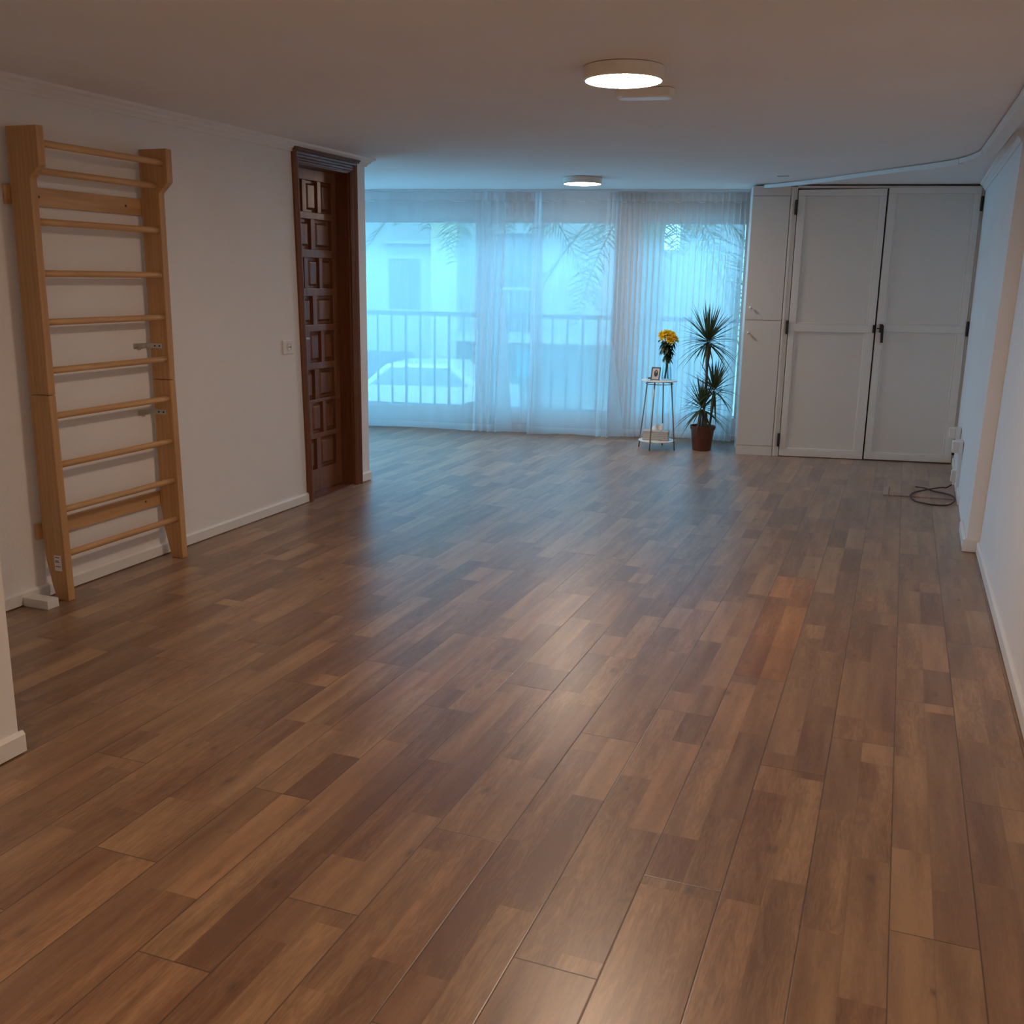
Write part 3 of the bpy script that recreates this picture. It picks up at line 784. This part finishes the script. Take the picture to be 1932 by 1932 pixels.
cab = catmull([(0.492, 8.74, 0.050), (0.455, 8.77, 0.016), (0.42, 8.765, 0.0155), (0.305, 8.614, 0.0155), (0.212, 8.458, 0.0155), (0.18, 8.29, 0.0155), (0.214, 8.158, 0.007), (0.285, 8.088, 0.007), (0.359, 8.062, 0.007), (0.445, 8.102, 0.007), (0.490, 8.20, 0.0155), (0.503, 8.32, 0.0155), (0.485, 8.437, 0.017), (0.428, 8.515, 0.017), (0.351, 8.568, 0.018), (0.29, 8.615, 0.026), (0.222, 8.70, 0.017)])
tag(MB().tube(cab, 0.0055, 8).build('cable', M['cable'], None, smooth=True), 'thin dark cable looped on the wooden floor below the plug', 'cable')
fc_ = thing('floor_channel', 'low wood-look cable cover strip with a pale end cap on the floor', 'cable cover', (0, 0, 0))
MB().hexa([(0.022, 8.295, 0.0005), (0.505, 8.345, 0.0005), (0.505, 8.68, 0.0005), (0.022, 8.65, 0.0005), (0.026, 8.303, 0.009), (0.505, 8.353, 0.009), (0.505, 8.672, 0.009), (0.026, 8.642, 0.009)]).build('strip', M['floor'], fc_, 0.002)
ecap = MB().hexa([(-0.018, 8.30, 0.0005), (0.020, 8.32, 0.0005), (0.020, 8.665, 0.0005), (-0.020, 8.615, 0.0005), (-0.016, 8.305, 0.013), (0.020, 8.325, 0.013), (0.020, 8.66, 0.013), (-0.018, 8.61, 0.013)]).build('end_cap', simple('beige_plastic', (0.42, 0.36, 0.32), 0.5), fc_, 0.002)
ecap['label'] = 'pale end cap'

# ------------------------------------------------------------------ side table with its things
TX, TY, TZ = -2.168, 9.742, 0.675
tb = thing('side_table', 'small round side table on four slender metal legs in front of the curtain', 'side table', (TX, TY, 0))
m = MB().lathe([(0, 0), (0.174, 0), (0.176, 0.002), (0.176, 0.007), (0.174, 0.009), (0, 0.009)], (0, 0, TZ - 0.009), 56)
m.build('table_top', M['white'], tb)
feet = [(-2.349, 9.753), (-2.192, 9.548), (-2.158, 9.957), (-1.977, 9.689)]
for fx, fy in feet:
    dx, dy = fx - TX, fy - TY
    m = MB().tube([(dx, dy, 0), (dx * 0.66, dy * 0.66, TZ - 0.010)], 0.0065, 10); m.build('leg', M['stand'], tb, smooth=True)
for z, k, nm in ((0.640, 0.675, 'upper_ring'),):
    r = 0.132
    m = MB().tube([(r * math.cos(a * PI / 24), r * math.sin(a * PI / 24), z) for a in range(49)], 0.004, 8, cap=False); m.build(nm, M['stand'], tb, smooth=True)
m = MB().lathe([(0, 0), (0.178, 0), (0.180, 0.002), (0.180, 0.007), (0.178, 0.009), (0, 0.009)], (0, 0, 0.078), 48); m.build('lower_shelf', M['white'], tb)

# tissue box on the lower shelf
tbx = thing('tissue_box', 'whitewashed woven tissue box on the lower shelf of the side table', 'tissue box', (TX - 0.01, TY - 0.005, 0.0875), 0.10)
m = MB().box((-0.125, -0.062, 0), (0.125, 0.062, 0.094)); m.build('box_body', simple('woven_whitewash', (0.50, 0.46, 0.41), 0.8, noise=0.45, nscale=70, bump=0.8, bscale=120), tbx, 0.004)
m = MB()
for k in range(5):
    z = 0.012 + k * 0.0175
    m.box((-0.1275, -0.064, z), (0.1275, 0.064, z + 0.009))
m.build('weave_band', simple('whitewash_band', (0.60, 0.57, 0.52), 0.8, noise=0.4, nscale=90), tbx, 0.003)
m = MB(); g = 14; vv = []
for i in range(g + 1):
    for k in range(9):
        s, t_ = i / g, k / 8
        x = (s - 0.5) * (0.13 - 0.02 * t_); hgt = t_ * (0.028 + 0.026 * abs(math.sin(s * 5.2)) + 0.02 * s)
        vv.append(m.bm.verts.new((x + 0.02 * t_, 0.012 * math.sin(s * 9 + t_ * 2) * (0.4 + t_), 0.093 + hgt)))
for i in range(g):
    for k in range(8): m.bm.faces.new((vv[i * 9 + k], vv[i * 9 + k + 1], vv[(i + 1) * 9 + k + 1], vv[(i + 1) * 9 + k]))
to = m.build('tissue', M['tissue'], tbx, smooth=True)
sm = to.modifiers.new('thick', 'SOLIDIFY'); sm.thickness = 0.001

# photo frame leaning back
pf = thing('photo_frame', 'small grey framed portrait photograph standing on the round side table', 'photo frame', (-2.208, 9.70, TZ + 0.0005), -0.16)
tilt = Matrix.Rotation(math.radians(-14), 4, 'X')
def fbox(a, b_, name, mat, parent, bev=0.0): return MB().box(a, b_, tilt).build(name, mat, parent, bev)
m = MB()
W2, HT, T = 0.046, 0.128, 0.010
for a, b_ in (((-W2, 0, 0.0), (-W2 + T, 0.012, HT)), ((W2 - T, 0, 0), (W2, 0.012, HT)), ((-W2 + T, 0, 0), (W2 - T, 0.012, T)), ((-W2 + T, 0, HT - T), (W2 - T, 0.012, HT))): m.box(a, b_, tilt)
m.build('frame_border', simple('grey_frame', (0.10, 0.13, 0.16), 0.4), pf, 0.001)
ph_ = fbox((-W2 + T, 0.005, T), (W2 - T, 0.010, HT - T), 'print', simple('photo_paper', (0.62, 0.58, 0.55), 0.5), pf)
def blob(cx, cz, rx, rz, y, mat, nm):
    m = MB(); m.poly([tilt @ Vector((cx + rx * math.cos(a * PI / 14), y, cz + rz * math.sin(a * PI / 14))) for a in range(28)]); m.build(nm, mat, ph_)
hair = simple('photo_dark', (0.035, 0.025, 0.025), 0.6); skin = simple('photo_skin', (0.35, 0.20, 0.15), 0.6); robe = simple('photo_robe', (0.55, 0.50, 0.45), 0.6)
blob(0.002, 0.036, 0.028, 0.022, 0.0046, robe, 'printed_robe'); blob(0.004, 0.068, 0.021, 0.034, 0.0044, hair, 'printed_hair'); blob(0.006, 0.080, 0.010, 0.015, 0.0042, skin, 'printed_face'); blob(0.006, 0.066, 0.009, 0.007, 0.0040, hair, 'printed_beard')
m = MB(); m.hexa([(-0.012, 0.040, 0.085), (0.012, 0.040, 0.085), (0.012, 0.044, 0.085), (-0.012, 0.044, 0.085), (-0.018, 0.066, 0.0), (0.018, 0.066, 0.0), (0.018, 0.070, 0.0), (-0.018, 0.070, 0.0)][4:] + [(-0.012, 0.026, 0.085), (0.012, 0.026, 0.085), (0.012, 0.030, 0.085), (-0.012, 0.030, 0.085)])
m.build('easel_back', M['black'], pf)
gl = thing('tealight_holder', 'small square clear glass tealight holder in front of the photo frame', 'candle holder', (-2.245, 9.635, TZ + 0.0005), 0.1)
MB().box((-0.027, -0.022, 0), (0.027, 0.022, 0.042)).build('glass_block', M['vglass'], gl, 0.004)
MB().lathe([(0, 0.016), (0.017, 0.016), (0.018, 0.030), (0, 0.030)], (0, 0, 0), 20).build('candle', simple('grey_candle', (0.16, 0.18, 0.18), 0.5), gl)

# vase with chrysanthemums
VX, VY = -2.103, 9.755
vs = thing('vase', 'clear tapering glass vase of yellow flowers on the round side table', 'vase', (VX, VY, TZ + 0.0005))
prof = [(0.0, 0.0), (0.050, 0.0), (0.052, 0.004), (0.050, 0.05), (0.044, 0.10), (0.036, 0.15), (0.031, 0.185), (0.032, 0.205), (0.037, 0.222), (0.0355, 0.222), (0.0305, 0.205), (0.0295, 0.185), (0.0345, 0.15), (0.0425, 0.10), (0.0485, 0.05), (0.0495, 0.010), (0, 0.010)]
MB().lathe(prof, (0, 0, 0), 40).build('glass_body', M['vglass'], vs, smooth=True)
MB().lathe([(0, 0.0105), (0.049, 0.0105), (0.0478, 0.05), (0.042, 0.10), (0.037, 0.128), (0, 0.128)], (0, 0, 0), 32).build('water', glass('vase_water', (0.94, 0.98, 0.99), 0.15), vs, smooth=True)
rnd = random.Random(3)
def leafblade(mb, p0, d, L, w_, droop=0.3, nseg=6, fold=0.15):
    d = Vector(d).normalized(); side = d.cross(Vector((0, 0, 1)))
    if side.length < 1e-3: side = Vector((1, 0, 0))
    side.normalize(); nrm = side.cross(d)
    prev = None
    for k in range(nseg + 1):
        t = k / nseg
        c_ = Vector(p0) + d * (L * t) + Vector((0, 0, -droop * L * t * t))
        ww = w_ * math.sin(PI * min(1, 0.12 + 0.88 * t) ** 0.8) if nseg < 8 else w_ * min(1, t * 5 + 0.3) * (1 - t ** 2.2)
        ww = max(ww, w_ * 0.03)
        a = mb.bm.verts.new(c_ - side * ww); m_ = mb.bm.verts.new(c_ - nrm * ww * fold); b_ = mb.bm.verts.new(c_ + side * ww)
        if prev:
            mb.bm.faces.new((prev[0], prev[1], m_, a)); mb.bm.faces.new((prev[1], prev[2], b_, m_))
        prev = (a, m_, b_)
heads = [(-0.075, 0.0, 0.44), (-0.03, -0.03, 0.455), (-0.045, 0.03, 0.425), (0.005, -0.02, 0.43), (0.035, 0.02, 0.445), (0.055, -0.02, 0.415), (0.07, 0.015, 0.395), (0.035, -0.035, 0.385), (-0.005, 0.025, 0.455), (-0.052, -0.03, 0.415), (0.01, -0.04, 0.40)]
def flower(hx, hy, hz, k):
    t = thing('chrysanthemum', 'leafy yellow chrysanthemum stem in the clear glass vase', 'flower', (VX, VY, TZ), 0, 'chrysanthemums in the glass vase')
    a = rnd.uniform(0, 6.28)
    foot = Vector((0.022 * math.cos(a), 0.022 * math.sin(a), 0.015)); neck = Vector((hx * 0.15, hy * 0.15, 0.20)); top = Vector((hx, hy, hz - 0.012))
    mid = Vector((hx * 0.45, hy * 0.45, 0.31))
    MB().tube(catmull([foot, neck, mid, top], 6), 0.0028, 7).build('stem', M['stem'], t, smooth=True)
    m = MB()
    for q in range(16):
        z = rnd.uniform(0.21, hz - 0.03); f_ = (z - 0.2) / (hz - 0.2)
        c_ = neck.lerp(top, max(0, f_)); aa = rnd.uniform(0, 6.28)
        leafblade(m, c_, (math.cos(aa), math.sin(aa), rnd.uniform(-0.9, 0.5)), rnd.uniform(0.04, 0.075), rnd.uniform(0.009, 0.016), rnd.uniform(0.2, 0.8))
    m.build('foliage', M['fleaf'], t)
    m = MB()
    c0 = Vector((hx, hy, hz)); ax = (Vector((hx, hy - 0.03, 0.10))).normalized()
    e1 = ax.orthogonal().normalized(); e2 = ax.cross(e1)
    for ringi, (cnt, el, L) in enumerate(((18, -0.15, 0.046), (18, 0.2, 0.045), (15, 0.65, 0.038), (10, 1.1, 0.027))):
        for q in range(cnt):
            aa = 2 * PI * (q + 0.5 * (ringi % 2)) / cnt + rnd.uniform(-0.15, 0.15)
            d = (e1 * math.cos(aa) + e2 * math.sin(aa)) * math.cos(el) + ax * math.sin(el + rnd.uniform(-0.15, 0.15))
            leafblade(m, c0, d, L * rnd.uniform(0.85, 1.15), 0.0075, 0.12 if ringi < 2 else -0.1, 4, -0.4)
    m.build('bloom', M['petal'], t)
for k, h_ in enumerate(heads): flower(*h_, k)

# ------------------------------------------------------------------ potted dracaena
PX, PY = -1.742, 9.86
pt_ = thing('potted_dracaena', 'tall potted dracaena with three spiky crowns in front of the curtain', 'houseplant', (PX, PY, 0))
MB().lathe([(0, 0.0), (0.088, 0.0), (0.091, 0.003), (0.112, 0.205), (0.120, 0.205), (0.122, 0.212), (0.124, 0.238), (0.120, 0.242), (0.113, 0.240), (0.108, 0.215), (0, 0.215)], (0, 0, 0), 48).build('pot', M['terra'], pt_, smooth=False)
MB().lathe([(0, 0.2155), (0.108, 0.2155), (0.109, 0.222), (0.06, 0.229), (0, 0.231)], (0, 0, 0), 24).build('soil', M['soil'], pt_)
canes = [([(-0.012, 0.03, 0.21), (0.0, 0.03, 0.45), (0.006, 0.025, 0.66), (0.004, 0.02, 0.80), (0.012, 0.015, 0.93), (0.002, 0.01, 1.05)], 0.013),
         ([(0.004, 0.02, 0.78), (-0.008, 0.03, 0.88), (-0.012, 0.03, 1.03)], 0.009),
         ([(0.065, 0.0, 0.21), (0.078, 0.0, 0.37), (0.092, 0.0, 0.47), (0.088, 0.0, 0.585)], 0.011),
         ([(-0.030, -0.03, 0.21), (-0.028, -0.032, 0.32), (-0.010, -0.035, 0.40)], 0.017),
         ([(0.030, -0.02, 0.21), (0.028, -0.02, 0.375)], 0.016),
         ([(0.034, 0.0, 0.80), (0.022, 0.012, 0.92), (0.03, 0.01, 1.03)], 0.008)]
canes[5][0][0] = (0.006, 0.018, 0.80)
for p, r in canes: MB().tube(catmull(p, 6), r, 9).build('cane', M['cane'], pt_, smooth=True)
def crown(cx, cy_, cz, n, L0, seed):
    r_ = random.Random(seed); m = MB()
    for k in range(n):
        t = (k + 0.5) / n                       # 0 inner upright leaf .. 1 outer hanging leaf
        a = k * 2.39996 + r_.uniform(-0.25, 0.25)
        el = math.radians(86 - 112 * t ** 0.9 + r_.uniform(-7, 7))
        L = L0 * (0.92 + 0.25 * math.sin(PI * t)) * r_.uniform(0.82, 1.1)
        d = (math.cos(a) * math.cos(el), math.sin(a) * math.cos(el), math.sin(el))
        for _ in range(12):
            tip = Vector((PX + cx + d[0] * L, PY + cy_ + d[1] * L, cz + d[2] * L))
            q_ = tip - CA; uu = q_.x * math.cos(C_ANG) + q_.y * math.sin(C_ANG); oo = -q_.x * math.sin(C_ANG) + q_.y * math.cos(C_ANG)
            if (uu > -0.03 and oo > -0.03) or (tip - WA).dot(WN) > -0.03 or (tip.xy - Vector((TX, TY))).length < 0.19: L *= 0.92
        leafblade(m, (cx + 0.012 * math.cos(a), cy_ + 0.012 * math.sin(a), cz - 0.07 * t + 0.03), d, L, r_.uniform(0.0085, 0.0125), (0.05 + 0.42 * t ** 2 + r_.uniform(-0.05, 0.12)) * (0.3 if el > 1.1 else 1), 11, 0.35)
    m.build('leaf_crown', M['dleaf'], pt_)
crown(0.0, 0.015, 1.065, 96, 0.36, 11)
crown(0.09, 0.0, 0.60, 66, 0.32, 12)
crown(-0.008, -0.035, 0.425, 66, 0.305, 13)

# ================================================================== outside the window
ba = empty_struct('floor_balcony', WA, W_ANG)
b = MB(); b.box((-2.5, 0.5, -0.18), (6.5, 1.38, -0.03)); b.build('slab', M['street'], ba)
rl = thing('balcony_railing', 'grey balcony railing with vertical bars seen through the sheer curtains', 'railing', WA, W_ANG)
MB().box((-2.4, 1.17, 1.172), (6.4, 1.23, 1.226)).build('top_rail', M['railing'], rl, 0.004)
MB().box((-2.4, 1.18, 0.096), (6.4, 1.22, 0.138)).build('bottom_rail', M['railing'], rl, 0.004)
for k in range(-12, 34):
    u = 0.066 + k * 0.1765
    if u < -1.6 or u > 5.6: continue
    wide = 0.022 if k % 3 else 0.030
    MB().box((u - wide / 2, 1.19, 0.138), (u + wide / 2, 1.21, 1.172)).build('bar', M['railing'], rl)
for u in (-1.75, 1.05, 3.6, 6.3):
    MB().box((u - 0.025, 1.175, -0.03), (u + 0.025, 1.225, 0.1)).build('post_foot', M['railing'], rl)
gs = MB(); gs.box((-40, 1.5, -1.7), (40, 60, -1.5)); o = gs.build('ground', M['street']); o.location = WA; o.rotation_euler = (0, 0, W_ANG); struct(o)

ob = thing('building', 'pale rendered building across the street seen hazily through the curtains', 'building', wp(0, 12.5, -1.5), W_ANG)
m = MB(); m.box((-12, 0, 0), (1.9, 6, 8.5)); m.build('tall_wing', M['facade'], ob)
m = MB(); m.box((1.9, 0.6, 0), (2.75, 6, 3.8)); m.box((2.75, 0.6, 0), (14, 6, 7.0)); m.build('low_wing', M['facade'], ob)
MB().box((-3.85, -0.03, 2.4), (-3.12, 0.02, 3.52)).build('window_shutter', M['shade'], ob)
MB().box((-4.0, -0.25, 3.85), (-2.5, 0.0, 3.93)).build('canopy', M['facade'], ob)
MB().box((-2.75, -0.35, 0), (-2.15, 0.0, 8.2)).build('pilaster', M['sunlit'], ob)
MB().box((-2.1, -1.1, 1.75), (1.75, 0.0, 1.92)).build('balcony_slab', M['facade'], ob)
m = MB(); m.box((-2.1, -1.08, 2.88), (1.75, -1.04, 2.93))
for k in range(28): m.box((-2.06 + k * 0.14, -1.07, 1.92), (-2.045 + k * 0.14, -1.05, 2.88))
m.build('balcony_rail', M['railing'], ob)
MB().box((-1.7, -0.04, 1.95), (-0.5, 0.02, 4.1)).build('glazed_door', M['shade'], ob)
MB().box((-0.80, -0.05, 0.9), (-0.36, 0.02, 1.55)).build('teal_shutter', M['teal'], ob)
MB().box((-5.2, -0.04, 0.3), (-3.3, 0.02, 1.4)).build('garage_opening', M['shade'], ob)
MB().box((2.2, -0.3, 2.85), (9, -0.24, 2.92)).build('terrace_rail', M['facade'], ob)

pc = thing('parked_car', 'white car parked across the street, faint behind the left curtain', 'car', wp(-2.35, 10.4, -1.5), W_ANG)
m = MB()
side = [(-1.9, 0.35), (-1.88, 0.75), (-1.2, 0.88), (-0.65, 1.36), (0.75, 1.38), (1.35, 0.95), (1.88, 0.85), (1.92, 0.35)]
m.prism([(x, -0.8, z) for x, z in side], [(x, 0.8, z) for x, z in side]); m.build('body', M['carpaint'], pc, 0.06)
m = MB(); gsd = [(-0.98, 0.93), (-0.55, 1.28), (0.68, 1.30), (1.12, 0.95)]
m.prism([(x, -0.812, z) for x, z in gsd], [(x, 0.812, z) for x, z in gsd]); m.build('side_windows', M['carglass'], pc)
for x in (-1.2, 1.2):
    for y in (-0.72, 0.72):
        m = MB().lathe([(0, -0.1), (0.2, -0.1), (0.31, -0.08), (0.33, 0), (0.31, 0.08), (0.2, 0.1), (0, 0.1)], (0, 0, 0), 24)
        for v in m.bm.verts:
            a, q, z = v.co; v.co = (x + a, y + z, 0.33 + q)
        m.build('wheel', M['rubber'], pc, smooth=True)

def palm(u, off, hz, n, L, seed, label, zbase=-1.5, tr=0.10):
    p = thing('palm_tree', label, 'palm tree', wp(u, off, zbase), W_ANG)
    r_ = random.Random(seed); hh_ = hz - zbase
    pts = [(0.012 * math.sin(q * 0.9), 0, hh_ * q / 24) for q in range(25)]
    MB().tube(pts, [tr * (1.05 + 0.12 * (q % 2)) for q in range(25)], 12).build('trunk', M['bark'], p)
    for k in range(n):
        a = k * 2.39996 + r_.uniform(-0.2, 0.2); el = math.radians(r_.uniform(-25, 60))
        m = MB(); ax = Vector((math.cos(a), math.sin(a), 0)); sd = Vector((-math.sin(a), math.cos(a), 0))
        path_ = []
        for q in range(22):
            t = q / 21
            path_.append(Vector((pts[-1][0], 0, hh_)) + ax * (L * t * math.cos(el) * (1 - 0.18 * t)) + Vector((0, 0, L * (t * math.sin(el) - 0.62 * t * t))))
        m.tube(path_, [0.022 * (1 - 0.85 * q / 21) for q in range(22)], 5)
        for q in range(2, 22):
            for h2 in range(2):
                c_ = path_[q].lerp(path_[max(q - 1, 0)], h2 / 2)
                ll = (0.52 if q < 16 else 0.52 - 0.06 * (q - 15)) * r_.uniform(0.85, 1.1)
                for sg in (-1, 1):
                    d = (sd * sg * 0.75 + ax * 0.45 + Vector((0, 0, r_.uniform(-0.65, -0.2)))).normalized()
                    e_ = c_ + d * ll + Vector((0, 0, -0.12 * ll)); wv = (path_[q] - path_[q - 1]).normalized() * 0.014
                    mid_ = c_ + d * ll * 0.5
                    m.poly([c_ - wv * 0.6, mid_ - wv, e_, mid_ + wv, c_ + wv * 0.6])
        m.build('frond', M['frond'], p)
palm(0.25, 4.6, 3.25, 22, 2.4, 21, 'palm tree behind the left and middle curtains, fronds hanging from above')
palm(2.85, 3.3, 2.9, 22, 2.3, 22, 'palm tree close behind the pleated right-hand curtain')
